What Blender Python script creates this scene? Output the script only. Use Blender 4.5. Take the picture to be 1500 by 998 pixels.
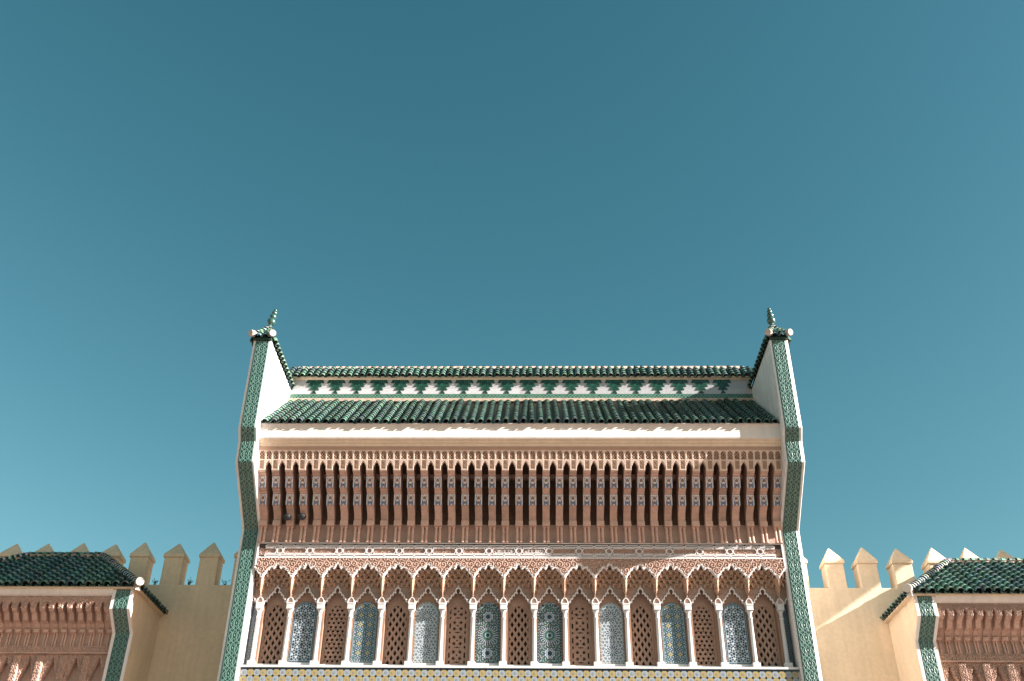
import bpy, bmesh, math, random
import numpy as np
from mathutils import Matrix, Vector
random.seed(7); rng = np.random.default_rng(7)
for o in list(bpy.data.objects): bpy.data.objects.remove(o, do_unlink=True)
scene = bpy.context.scene
COL = scene.collection

# ------------------------------------------------------------------ camera
yaw, pitch, roll, FPX = 0.0225, 0.5794, 0.0107, 1475.6
fw = Vector((-math.sin(yaw)*math.cos(pitch), math.cos(yaw)*math.cos(pitch), math.sin(pitch)))
r0 = Vector((math.cos(yaw), math.sin(yaw), 0)); u0 = r0.cross(fw)
rv = math.cos(roll)*r0 + math.sin(roll)*u0
uv = -math.sin(roll)*r0 + math.cos(roll)*u0
cam = bpy.data.cameras.new('camera'); cam.sensor_width = 36; cam.lens = FPX*36/1500
cam.clip_start = 0.1; cam.clip_end = 6000
camo = bpy.data.objects.new('camera', cam); COL.objects.link(camo)
camo.matrix_world = Matrix(((rv.x, uv.x, -fw.x, 0.2582), (rv.y, uv.y, -fw.y, -20.0), (rv.z, uv.z, -fw.z, 1.6), (0, 0, 0, 1)))
scene.camera = camo

# ------------------------------------------------------------------ world, sun, exposure
SUN = Vector((3.55, -1.0, 1.65)).normalized()
elev = math.asin(SUN.z); az = math.atan2(SUN.x, SUN.y)
world = bpy.data.worlds.new('World'); scene.world = world; world.use_nodes = True
wn = world.node_tree; wn.nodes.clear()
out = wn.nodes.new('ShaderNodeOutputWorld'); bg = wn.nodes.new('ShaderNodeBackground')
sky = wn.nodes.new('ShaderNodeTexSky'); sky.sky_type = 'NISHITA'; sky.sun_disc = False
sky.sun_elevation = elev; sky.sun_rotation = az; sky.air_density = 1.0; sky.dust_density = 0.3; sky.ozone_density = 1.0
tint = wn.nodes.new('ShaderNodeMix'); tint.data_type = 'RGBA'; tint.blend_type = 'MULTIPLY'; tint.inputs[0].default_value = 1
tint.inputs[7].default_value = (0.44, 0.72, 0.575, 1)
wn.links.new(sky.outputs[0], tint.inputs[6])
# camera colour response of the graded photograph: one curve per channel, the same over the whole sky
sep = wn.nodes.new('ShaderNodeSeparateColor'); comb = wn.nodes.new('ShaderNodeCombineColor'); wn.links.new(tint.outputs[2], sep.inputs[0])
for ch, (g_, k_) in enumerate(((1.64, 1.56), (1.19, 1.065), (1.19, 1.015))):
    pw = wn.nodes.new('ShaderNodeMath'); pw.operation = 'POWER'; pw.inputs[1].default_value = g_; wn.links.new(sep.outputs[ch], pw.inputs[0])
    ml = wn.nodes.new('ShaderNodeMath'); ml.operation = 'MULTIPLY'; ml.inputs[1].default_value = k_; wn.links.new(pw.outputs[0], ml.inputs[0])
    wn.links.new(ml.outputs[0], comb.inputs[ch])
wn.links.new(comb.outputs[0], bg.inputs[0])
bg.inputs[1].default_value = 0.05
wn.links.new(bg.outputs[0], out.inputs[0])
sl = bpy.data.lights.new('sun', 'SUN'); sl.energy = 5.0; sl.angle = math.radians(0.53); sl.color = (1.0, 0.94, 0.90)
so = bpy.data.objects.new('sun', sl); COL.objects.link(so); so.rotation_euler = SUN.to_track_quat('Z', 'Y').to_euler()
so.location = (40, -15, 30)
scene.view_settings.view_transform = 'Standard'; scene.view_settings.look = 'None'
scene.view_settings.gamma = 1; scene.view_settings.use_curve_mapping = False
scene.view_settings.exposure = 2.0
scene.render.resolution_x = 1024; scene.render.resolution_y = 681
scene.render.engine = 'CYCLES'

# ------------------------------------------------------------------ materials
ALB = .82
def mat(name, base, rough=0.85, var=0.12, vscale=3.0, bump=0.0, bscale=60.0, attr=False, spec=0.35, coat=0.0,
        stain=None, streak=0.0, objvar=0.0):
    m = bpy.data.materials.new(name); m.use_nodes = True; nt = m.node_tree; N = nt.nodes; L = nt.links
    base = tuple(c*ALB for c in base)
    b = N['Principled BSDF']; b.inputs['Roughness'].default_value = rough
    b.inputs['Specular IOR Level'].default_value = spec
    if coat: b.inputs['Coat Weight'].default_value = coat; b.inputs['Coat Roughness'].default_value = 0.12
    tc = N.new('ShaderNodeTexCoord'); geo = N.new('ShaderNodeNewGeometry')
    if attr:
        a = N.new('ShaderNodeVertexColor'); a.layer_name = 'Col'
        mx = N.new('ShaderNodeMix'); mx.data_type = 'RGBA'; mx.blend_type = 'MULTIPLY'; mx.inputs[0].default_value = 1
        mx.inputs[7].default_value = (ALB, ALB, ALB, 1); L.new(a.outputs[0], mx.inputs[6]); cur = mx.outputs[2]
    else:
        c = N.new('ShaderNodeRGB'); c.outputs[0].default_value = (*base, 1); cur = c.outputs[0]
    def mul(cur, fac_out, lo, hi):
        mr = N.new('ShaderNodeMapRange'); mr.inputs[1].default_value = 0.25; mr.inputs[2].default_value = 0.75
        mr.inputs[3].default_value = lo; mr.inputs[4].default_value = hi
        L.new(fac_out, mr.inputs[0])
        mx = N.new('ShaderNodeMix'); mx.data_type = 'RGBA'; mx.blend_type = 'MULTIPLY'; mx.inputs[0].default_value = 1
        L.new(cur, mx.inputs[6]); L.new(mr.outputs[0], mx.inputs[7]); return mx.outputs[2]
    if var:
        n = N.new('ShaderNodeTexNoise'); n.inputs['Scale'].default_value = vscale; n.inputs['Detail'].default_value = 6
        n.inputs['Roughness'].default_value = 0.65
        L.new(geo.outputs['Position'], n.inputs['Vector']); cur = mul(cur, n.outputs[0], 1-var, 1+var)
        n2 = N.new('ShaderNodeTexNoise'); n2.inputs['Scale'].default_value = vscale*11; n2.inputs['Detail'].default_value = 4
        L.new(geo.outputs['Position'], n2.inputs['Vector']); cur = mul(cur, n2.outputs[0], 1-var*.6, 1+var*.6)
    if streak:
        mp = N.new('ShaderNodeMapping'); mp.inputs['Scale'].default_value = (9, 9, .9)
        L.new(geo.outputs['Position'], mp.inputs[0])
        n = N.new('ShaderNodeTexNoise'); n.inputs['Scale'].default_value = 1.0; n.inputs['Detail'].default_value = 5
        L.new(mp.outputs[0], n.inputs['Vector']); cur = mul(cur, n.outputs[0], 1-streak, 1.0)
    if objvar:
        oi = N.new('ShaderNodeObjectInfo'); mr = N.new('ShaderNodeMapRange'); mr.inputs[3].default_value = 1-objvar; mr.inputs[4].default_value = 1+objvar
        L.new(oi.outputs['Random'], mr.inputs[0])
        mx = N.new('ShaderNodeMix'); mx.data_type = 'RGBA'; mx.blend_type = 'MULTIPLY'; mx.inputs[0].default_value = 1
        L.new(cur, mx.inputs[6]); L.new(mr.outputs[0], mx.inputs[7]); cur = mx.outputs[2]
    if stain:
        col, sc, thr = stain
        n = N.new('ShaderNodeTexNoise'); n.inputs['Scale'].default_value = sc; n.inputs['Detail'].default_value = 8
        n.inputs['Roughness'].default_value = 0.7; L.new(geo.outputs['Position'], n.inputs['Vector'])
        rp = N.new('ShaderNodeMapRange'); rp.inputs[1].default_value = thr; rp.inputs[2].default_value = thr+.12
        rp.inputs[3].default_value = 0; rp.inputs[4].default_value = .75; L.new(n.outputs[0], rp.inputs[0])
        mx = N.new('ShaderNodeMix'); mx.data_type = 'RGBA'; L.new(rp.outputs[0], mx.inputs[0]); L.new(cur, mx.inputs[6])
        mx.inputs[7].default_value = (*col, 1); cur = mx.outputs[2]
    L.new(cur, b.inputs['Base Color'])
    if bump:
        n = N.new('ShaderNodeTexNoise'); n.inputs['Scale'].default_value = bscale; n.inputs['Detail'].default_value = 5
        L.new(geo.outputs['Position'], n.inputs['Vector'])
        bp = N.new('ShaderNodeBump'); bp.inputs['Strength'].default_value = bump; bp.inputs['Distance'].default_value = 0.02
        L.new(n.outputs[0], bp.inputs['Height']); L.new(bp.outputs[0], b.inputs['Normal'])
    return m

M = {}
M['white'] = mat('white_plaster', (.80, .745, .71), .8, .05, 2.5, .25, 40, streak=.06)
M['tower_white'] = mat('tower_whitewash', (.80, .78, .75), .8, .07, 2, .3, 30, streak=.22, stain=((.33, .28, .25), 9.0, .68))
M['cornice'] = mat('cornice_plaster', (.79, .725, .665), .8, .07, 2, .15, 40, streak=.14, stain=((.50, .42, .36), 5.0, .70))
M['cream'] = mat('cream_limewash', (.82, .64, .44), .9, .10, 1.1, .45, 22, streak=.13, stain=((.60, .48, .36), 1.3, .62))
M['pink'] = mat('carved_plaster', (.60, .405, .325), .85, .14, 4, .5, 90, objvar=.06)
M['hood'] = mat('muqarnas_plaster', (.46, .30, .21), .85, .14, 5, .4, 90)  # carved plaster made darker: the dim hood interior is put into the colour
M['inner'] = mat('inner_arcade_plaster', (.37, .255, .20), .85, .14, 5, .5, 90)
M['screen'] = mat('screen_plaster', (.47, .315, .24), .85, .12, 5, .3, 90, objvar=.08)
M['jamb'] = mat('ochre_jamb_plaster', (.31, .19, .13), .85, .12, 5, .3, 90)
M['channel'] = mat('grey_frieze_channel', (.13, .115, .115), .85, .15, 6, .2, 60)
M['strap'] = mat('strapwork_paint', (.76, .73, .72), .75, .10, 9, .2, 60)
M['pinkattr'] = mat('carved_plaster_painted', (1, 1, 1), .85, .10, 5, .35, 110, attr=True)
M['wood'] = mat('brown_carved_wood', (.52, .345, .275), .8, .20, 6, .5, 80, objvar=.14)
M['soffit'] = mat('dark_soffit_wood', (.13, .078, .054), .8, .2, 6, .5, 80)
M['bounce_tan'] = mat('bounce_tan_moulding', (.82, .67, .51), .85, .08, 3, .2, 40, streak=.12)  # tan puts the warm bounce light of white mouldings into the colour
M['trim'] = mat('white_trim', (.74, .70, .68), .7, .08, 8, .2, 60)
M['marble'] = mat('white_marble', (.72, .71, .70), .4, .08, 3, .05, 40, streak=.22, spec=.45, objvar=.06)
M['glaze'] = mat('green_roof_glaze', (1, 1, 1), .42, .25, 7, .3, 40, attr=True, spec=.38, coat=.05, objvar=.32, stain=((.16, .12, .08), 13.0, .69))
M['mosaic'] = mat('zellige_glaze', (1, 1, 1), .28, .10, 20, .10, 80, attr=True, spec=.5, coat=.15)
M['pylon'] = mat('carved_green_glaze', (1, 1, 1), .35, .14, 6, .2, 60, attr=True, spec=.5)
M['ball'] = mat('green_finial_glaze', (.028, .085, .068), .3, .2, 14, .1, 40, spec=.6, coat=.3)
M['mortar'] = mat('pink_roof_mortar', (.55, .40, .31), .95, .25, 12, .8, 60)
M['cap'] = mat('white_ridge_cap', (.50, .44, .39), .9, .18, 12, .3, 60)
M['pan'] = mat('dark_pan_tile', (.022, .055, .045), .45, .25, 10, .4, 40)
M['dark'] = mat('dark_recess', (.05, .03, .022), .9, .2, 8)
M['ground'] = mat('plaza_paving', (.26, .198, .168), .9, .12, .6, .2, 8)
M['lamp'] = mat('black_lamp_metal', (.02, .022, .025), .4, .1, 20, spec=.5)
M['lens'] = mat('lamp_lens', (.012, .014, .016), .5, .05, 20, spec=.4)
M['leaf'] = mat('weed_leaf', (.045, .075, .03), .6, .25, 40)

# ------------------------------------------------------------------ mesh helpers
class MB:
    def __init__(s): s.v = []; s.f = []; s.c = []
    def add(s, vs, fs, col=(1, 1, 1)):
        b = len(s.v); s.v += [tuple(p) for p in vs]; s.f += [tuple(i+b for i in q) for q in fs]
        s.c += [col]*len(vs); return s
    def box(s, x0, x1, y0, y1, z0, z1, col=(1, 1, 1)):
        return s.add([(x0, y0, z0), (x1, y0, z0), (x1, y1, z0), (x0, y1, z0), (x0, y0, z1), (x1, y0, z1), (x1, y1, z1), (x0, y1, z1)],
                     [(3, 2, 1, 0), (4, 5, 6, 7), (0, 1, 5, 4), (1, 2, 6, 5), (2, 3, 7, 6), (3, 0, 4, 7)], col)
    def prism(s, prof, x0, x1, col=(1, 1, 1)):
        """(y,z) polygon, extruded in x. polygon ordered so that it is counter-clockwise seen from +x"""
        n = len(prof)
        vs = [(x0, y, z) for y, z in prof]+[(x1, y, z) for y, z in prof]
        fs = [tuple(range(n-1, -1, -1)), tuple(range(n, 2*n))]
        fs += [(i, (i+1) % n, n+(i+1) % n, n+i) for i in range(n)]
        return s.add(vs, fs, col)
    def lathe(s, prof, cx=0, cy=0, n=14, col=(1, 1, 1)):
        vs = []; fs = []; k = len(prof)
        for r, z in prof:
            for j in range(n):
                a = 2*math.pi*j/n; vs.append((cx+r*math.cos(a), cy+r*math.sin(a), z))
        for i in range(k-1):
            for j in range(n):
                fs.append((i*n+j, i*n+(j+1) % n, (i+1)*n+(j+1) % n, (i+1)*n+j))
        fs.append(tuple(range(n-1, -1, -1))); fs.append(tuple((k-1)*n+j for j in range(n)))
        return s.add(vs, fs, col)
    def ribbon(s, pts, y, w, t, closed=False, col=(1, 1, 1)):
        """box-section strip along (x,z) points; front face at y, back at y+t"""
        P = [Vector((p[0], p[1])) for p in pts]; n = len(P); vs = []; fs = []
        for i in range(n):
            a = P[i-1] if (i > 0 or closed) else None; b = P[(i+1) % n] if (i < n-1 or closed) else None
            d1 = (P[i]-a).normalized() if a is not None else (b-P[i]).normalized()
            d2 = (b-P[i]).normalized() if b is not None else d1
            d = d1+d2
            if d.length < 1e-6: d = d1
            d.normalize(); nrm = Vector((-d.y, d.x)); k = 1/max(.75, nrm.dot(Vector((-d1.y, d1.x))))
            q = nrm*(w/2*k)
            for (px, pz) in ((P[i]+q), (P[i]-q)):
                vs.append((px, y, pz)); vs.append((px, y+t, pz))
        m = n if closed else n-1
        for i in range(m):
            a = i*4; b = ((i+1) % n)*4
            fs += [(a+2, b+2, b, a), (a, b, b+1, a+1), (a+3, b+3, b+2, a+2)]
        if not closed:
            fs += [(0, 1, 3, 2), ((n-1)*4+2, (n-1)*4+3, (n-1)*4+1, (n-1)*4)]
        return s.add(vs, fs, col)
    def mesh(s, name, mt, smooth=False):
        me = bpy.data.meshes.new(name); me.from_pydata(s.v, [], s.f); me.update()
        if any(c != (1, 1, 1) for c in s.c):
            ca = me.color_attributes.new('Col', 'FLOAT_COLOR', 'POINT')
            arr = np.ones((len(s.v), 4), np.float32); arr[:, :3] = np.array(s.c, np.float32)[:, :3]
            ca.data.foreach_set('color', arr.ravel())
        me.materials.append(mt)
        if smooth: me.shade_smooth() if hasattr(me, 'shade_smooth') else None
        return me

def grid(name, xs, zs, mt, y0=0.0, mask=None, height=None, color=None, thick=0.0, xf=None):
    """sheet facing -y sampled on xs, zs. mask/height/color are numpy functions of (X,Z). one mesh."""
    X, Z = np.meshgrid(xs, zs, indexing='ij'); nx, nz = X.shape
    H = height(X, Z) if height else np.zeros_like(X)
    V = np.stack([X, y0-H, Z], -1).reshape(-1, 3)
    idx = np.arange(nx*nz).reshape(nx, nz)
    q = np.stack([idx[:-1, :-1], idx[1:, :-1], idx[1:, 1:], idx[:-1, 1:]], -1)
    if mask:
        cx = (xs[:-1]+xs[1:])/2; cz = (zs[:-1]+zs[1:])/2
        CX, CZ = np.meshgrid(cx, cz, indexing='ij'); K = mask(CX, CZ)
    else: K = np.ones((nx-1, nz-1), bool)
    F = [q[K]]
    C = None
    if color:
        C = np.ones((nx*nz, 4), np.float32); C[:, :3] = color(X, Z).reshape(-1, 3)
    if thick:
        B = V.copy(); B[:, 1] = y0+thick; nb = len(V); V = np.concatenate([V, B])
        if C is not None: C = np.concatenate([C, C])
        Kp = np.pad(K, 1)
        e = K & ~Kp[:-2, 1:-1]; F.append(np.stack([idx[:-1, :-1][e], idx[:-1, 1:][e], idx[:-1, 1:][e]+nb, idx[:-1, :-1][e]+nb], -1))
        e = K & ~Kp[2:, 1:-1]; F.append(np.stack([idx[1:, 1:][e], idx[1:, :-1][e], idx[1:, :-1][e]+nb, idx[1:, 1:][e]+nb], -1))
        e = K & ~Kp[1:-1, :-2]; F.append(np.stack([idx[1:, :-1][e], idx[:-1, :-1][e], idx[:-1, :-1][e]+nb, idx[1:, :-1][e]+nb], -1))
        e = K & ~Kp[1:-1, 2:]; F.append(np.stack([idx[:-1, 1:][e], idx[1:, 1:][e], idx[1:, 1:][e]+nb, idx[:-1, 1:][e]+nb], -1))
    F = np.concatenate(F)
    used = np.zeros(len(V), bool); used[F.ravel()] = True
    re = np.cumsum(used)-1; V = V[used]; F = re[F]
    if C is not None: C = C[used]
    if xf is not None: V = xf(V)
    me = bpy.data.meshes.new(name)
    me.vertices.add(len(V)); me.vertices.foreach_set('co', V.astype(np.float32).ravel())
    me.loops.add(F.size); me.loops.foreach_set('vertex_index', F.astype(np.int32).ravel())
    me.polygons.add(len(F)); me.polygons.foreach_set('loop_start', np.arange(0, F.size, 4, dtype=np.int32))
    me.update(calc_edges=True); me.validate()
    if C is not None:
        ca = me.color_attributes.new('Col', 'FLOAT_COLOR', 'POINT'); ca.data.foreach_set('color', C.ravel())
    me.materials.append(mt); return me

WM = {}
XF = [Matrix.Identity(4)]
def put(name, data, parent=None, M4=None, **props):
    o = bpy.data.objects.new(name, data); COL.objects.link(o)
    W = XF[0] @ (M4 if M4 is not None else Matrix.Identity(4))
    o.matrix_basis = W
    if parent is not None:
        o.parent = parent; o.matrix_parent_inverse = WM[parent.name].inverted()
    WM[o.name] = W
    for k, v in props.items(): o[k] = v
    return o
def at(x, y, z): return Matrix.Translation((x, y, z))
def thing(name, label, category, loc, group=None):
    o = put(name, None, None, at(*loc), label=label, category=category)
    if group: o['group'] = group
    return o
def bevelled(mb, name, mt, off=.02, seg=2):
    me = mb.mesh(name, mt); bm = bmesh.new(); bm.from_mesh(me)
    bmesh.ops.recalc_face_normals(bm, faces=bm.faces)
    bmesh.ops.bevel(bm, geom=[e for e in bm.edges if len(e.link_faces) == 2 and e.calc_face_angle(0) > .35], offset=off, segments=seg, affect='EDGES', profile=.6)
    bm.to_mesh(me); bm.free(); return me
def smooth(me):
    me.polygons.foreach_set('use_smooth', [True]*len(me.polygons)); return me
def ar(a, b, step): return np.linspace(a, b, max(2, int(round((b-a)/step))+1))
def sstep(x, a, b): t = np.clip((x-a)/(b-a), 0, 1); return t*t*(3-2*t)
def mixc(c0, c1, t): return np.array(c0)*(1-t[..., None])+np.array(c1)*t[..., None]

# ------------------------------------------------------------------ patterns (functions of position, used for relief and tile colour)
def carve(X, Z, p=.125):
    """scrolling arabesque of mirrored spirals, 0..1"""
    q = p*.95; h = q*math.sqrt(3)
    def cell(ox, oz):
        dx = (X-ox+q/2) % q-q/2; dz = (Z-oz+h/2) % h-h/2
        sg = np.where((np.floor((X-ox+q/2)/q) % 2) == 0, 1.0, -1.0); return dx, dz, sg
    ax, az_, sa = cell(0, 0); bx, bz, sb = cell(q/2, h/2)
    k = (ax**2+az_**2) < (bx**2+bz**2)
    dx = np.where(k, ax, bx); dz = np.where(k, az_, bz); sg = np.where(k, sa, sb)
    r = np.hypot(dx, dz)/q; t = np.arctan2(dz, dx)
    f = np.cos(2*np.pi*r*2.9-sg*t)+.45*np.cos(5*t+sg*9*r)*sstep(r, .25, .5)
    return sstep(f, -.25, .30)

MINT = (.155, .275, .228); DEEP = (.013, .058, .048)
def arab(X, Z, hw, per=.25):
    """green lotus-and-leaf arabesque for the pylons; X across (-hw..hw), Z along"""
    u = np.abs(X)/hw; p = (Z/per) % 1.0
    def line(d, w): return 1-sstep(np.abs(d), w*.5, w)
    L = np.zeros_like(u); sn = np.abs(np.sin(np.pi*p)); q = np.abs(p-.5)
    L = np.maximum(L, line(u-(.05+.66*sn**1.3), .085))                        # large ogee
    L = np.maximum(L, line(u-(.70-.40*sn**.8), .080)*(sn > .12))              # counter curve
    L = np.maximum(L, line(u-(.05+.30*np.abs(np.sin(np.pi*np.clip((p-.30)/.55, 0, 1)))), .075)*(p > .30)*(p < .85))   # bell
    L = np.maximum(L, line(u-(.10+.42*np.clip((.30-p)/.30, 0, 1)**1.4), .075)*(p < .30))                              # lotus foot
    L = np.maximum(L, 1-sstep(np.hypot(u/.10, (p-.58)/.10), .7, 1.15))
    for cu, cp, su, sp in ((.74, .06, .085, .075), (.74, .94, .085, .075), (.50, .50, .07, .06), (.30, .12, .06, .05)):
        L = np.maximum(L, 1-sstep(np.hypot((u-cu)/su, (p-cp)/sp), .6, 1.15))
    L = np.where(u > .85, np.where(u < .93, 1.0, 0.0), L)
    return np.clip(L, 0, 1)

WHT = np.array((.47, .52, .55)); BLK = np.array((.012, .016, .022)); BLU = np.array((.025, .085, .19)); YEL = np.array((.42, .315, .12))
TEAL = np.array((.025, .10, .10)); GRN = np.array((.05, .17, .09)); RED = np.array((.22, .06, .035)); PALE = np.array((.34, .45, .52))
def arch_mask(X, Z, a, zb, zs):
    return (np.abs(X) < a) & (Z > zb) & ((Z < zs) | (np.hypot(X, Z-zs) < a))
def edge_dist(X, Z, a, zb, zs):
    """distance inwards from the border of a round-headed panel"""
    d = np.where(Z < zs, a-np.abs(X), a-np.hypot(X, Z-zs)); return np.minimum(d, Z-zb)
def paint(C, m, col): C[m] = col
def hexcells(X, Z, p):
    h = p*math.sqrt(3)
    def near(ox, oz):
        dx = (X-ox+p/2) % p-p/2; dz = (Z-oz+h/2) % h-h/2; return dx, dz
    ax, az_ = near(0, 0); bx, bz = near(p/2, h/2)
    k = (ax**2+az_**2) < (bx**2+bz**2)
    return np.where(k, ax, bx), np.where(k, az_, bz)
def border(C, X, Z, e, w=.032):
    b = e < w
    C[b] = BLK
    k = b & (e > .008) & (e < .024) & ((np.floor((X+Z)/.016) % 2) == 0)
    C[k] = WHT
    C[(e > w) & (e < w+.008)] = PALE
def pan_a(X, Z):
    C = np.empty(X.shape+(3,)); C[:] = WHT
    P = .172; dx, dz = hexcells(X, Z-7.26, P); r = np.hypot(dx, dz); t = np.arctan2(dz, dx)
    C[r < .031*(1+.12*np.cos(6*t))] = BLK
    for k in range(6):
        a = k*math.pi/3+math.pi/6; C[np.hypot(dx-.058*math.cos(a), dz-.058*math.sin(a)) < .0215] = BLK*1.4
        a = k*math.pi/3; C[np.hypot(dx-P/2*math.cos(a), dz-P/2*math.sin(a)) < .0195] = BLU*.35
    C[(np.abs(r-.040) < .003)] = PALE*.5
    border(C, X, Z, edge_dist(X, Z, .245, 7.19, 8.20), .042); return C
def pan_b(X, Z):
    C = np.empty(X.shape+(3,)); C[:] = TEAL*1.1+BLU*.25
    p = .192
    i = np.floor(X/p+.5); j = np.floor((Z-7.2)/p); dx = X-i*p; dz = (Z-7.2)-(j+.5)*p
    r = np.hypot(dx, dz); t = np.arctan2(dz, dx)
    gx = (X/p) % 1-.5; gz = ((Z-7.2)/p) % 1; gz = np.where(gz > .5, gz-1, gz); q = np.hypot(gx, gz)*p; tq = np.arctan2(gz, gx)
    C[(q < .040*(1+.3*np.cos(4*tq)))] = YEL; C[(q < .022) & (np.cos(8*tq) > .3)] = WHT; C[q < .012] = BLK
    gz2 = gz-.5*np.sign(gz); q2 = np.hypot(gx, gz2)*p; C[q2 < .034] = PALE; C[q2 < .018] = BLU
    C[r < .086*(1+.05*np.cos(8*t))] = BLU*.22
    C[(np.abs(r-.066) < .012) & (np.cos(8*t) > -.1)] = WHT*.85
    C[(np.abs(r-.036) < .009) & (np.cos(8*t) < .2)] = PALE*.9
    C[r < .015] = GRN*1.3
    border(C, X, Z, edge_dist(X, Z, .245, 7.19, 8.20), .03); return C
def pan_c(X, Z):
    C = np.empty(X.shape+(3,)); C[:] = WHT*.9
    for cz in (7.45, 7.80, 8.15):
        for cx, ph in ((0, 0),):
            r = np.hypot(X-cx, Z-cz); t = np.arctan2(Z-cz, X-cx)
            k = (r > .040) & (r < .110) & (np.cos(12*t) > .0); C[k] = BLK
            k = (np.abs(r-.130) < .014) & (np.cos(12*t+np.pi) > .35); C[k] = BLU*.5
            C[r < .02] = PALE*.6
    dx, dz = hexcells(X+.03, Z-7.24, .075); r = np.hypot(dx, dz); t = np.arctan2(dz, dx)
    far = np.minimum.reduce([np.hypot(X, Z-c) for c in (7.45, 7.80, 8.15)]) > .15
    C[far & (r < .028) & (np.cos(5*t) > -.5)] = BLK*1.3
    e = edge_dist(X, Z, .245, 7.19, 8.20); b = e < .035; C[b] = BLK
    C[b & (((np.floor(X/.018)+np.floor(Z/.018)) % 2) == 0)] = WHT*.8; C[b & (((np.floor(X/.018)+np.floor(Z/.018)) % 4) == 1)] = YEL*.8
    C[(e > .035) & (e < .043)] = WHT; return C
def pan_d(X, Z):
    C = np.empty(X.shape+(3,)); C[:] = TEAL*.5
    # scroll work
    s = carve(X, Z, .15); C[s > .80] = WHT*.62
    s2 = np.sin(X*70)*np.sin(Z*55); C[(s > .8) & (s2 > .45)] = RED; C[(s > .8) & (s2 < -.45)] = GRN*1.3
    r = np.hypot(X, Z-7.76); t = np.arctan2(Z-7.76, X)
    C[r < .20] = np.where((np.cos(24*t) > .1)[..., None], WHT*.85, BLK)[r < .20]
    C[(r < .20) & (r > .165)] = BLK*1.2
    C[(r < .20) & (r > .172) & (np.cos(24*t) > .3)] = WHT*.8
    C[r < .10] = GRN*.55; C[r < .062] = PALE*.7; C[r < .036] = BLK
    for cz in (7.40, 8.14):
        r = np.hypot(X, Z-cz); t = np.arctan2(Z-cz, X); rr = r*(1+.12*np.cos(8*t))*.82
        C[rr < .095] = BLU*.25; C[np.abs(rr-.074) < .008] = WHT; C[(np.abs(rr-.048) < .007)] = WHT*.9
        C[r < .018] = BLK
    e = edge_dist(X, Z, .245, 7.19, 8.20); b = e < .03; C[b] = BLK
    C[b & (e > .006) & (e < .022) & ((np.floor(Z/.03) % 2) == 0)] = WHT*.8; return C
def pan_e(X, Z):
    C = np.empty(X.shape+(3,)); C[:] = BLK*1.5
    dx, dz = hexcells(X, Z, .06); r = np.hypot(dx, dz); t = np.arctan2(dz, dx)
    C[(r < .024) & (np.cos(6*t) > 0)] = PALE*.55; C[r < .008] = BLU; return C

# screens: True where plaster stays
def scr_diamond(X, Z):
    keep = np.ones(X.shape, bool); p = .136; q = .196
    u = X/p; v = (Z-7.24)/q
    for ox, oz in ((0, 0), (.5, .5)):
        a = np.abs(((u-ox+.5) % 1)-.5)*p; b = np.abs(((v-oz+.5) % 1)-.5)*q
        keep &= ~(((a/.034) + (b/.066) < 1) | ((np.hypot(a/.036, b/.028)) < .8))
    return keep | (edge_dist(X, Z, .205, 7.19, 8.22) < .014)
def scr_dots(X, Z):
    keep = np.ones(X.shape, bool)
    dx, dz = hexcells(X, Z-7.27, .100); r = np.hypot(dx, dz); t = np.arctan2(dz, dx)
    keep &= ~(r < .029*(1-.10*np.cos(6*t)))
    ex, ez = hexcells(X-.05, Z-7.27-.029, .100); r = np.hypot(ex, ez); t = np.arctan2(ez, ex)
    keep &= ~((r < .015*(1+.5*np.cos(3*t))) & (np.sin(Z*21+X*9) > -.1))
    return keep | (edge_dist(X, Z, .205, 7.19, 8.22) < .016)
def scr_stars(X, Z):
    keep = np.ones(X.shape, bool); P = .30; z0 = 7.26
    w = (Z-z0) % P
    def star(cx, cz, R, n=6):
        r = np.hypot(X-cx, w-cz); t = np.arctan2(w-cz, X-cx); return r < R*(.72+.28*np.cos(n*t))
    for sx in (-1, 1):
        for cz in (.075, .205): keep &= ~star(sx*.065, cz, .043)
        keep &= ~((np.abs(X-sx*.155) < .014) & (np.abs(w-.14) < .055))
        keep &= ~(np.hypot(X-sx*.155, np.minimum(w, P-w)-.01) < .017)
    keep &= ~star(0, .14, .024, 4)
    keep &= ~((np.abs(X) < .058*(1-.35*np.cos(X*90))) & (np.abs(np.minimum(w, P-w)-.0) < .012+.006*np.cos(X*100)))
    return keep | (edge_dist(X, Z, .205, 7.19, 8.22) < .024)

# ------------------------------------------------------------------ ground
g = MB(); R_ = 3000
g.add([(-R_, -R_, 0), (R_, -R_, 0), (R_, R_, 0), (-R_, R_, 0)], [(0, 1, 2, 3)])
put('ground', g.mesh('ground', M['ground']), kind='structure')

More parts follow.
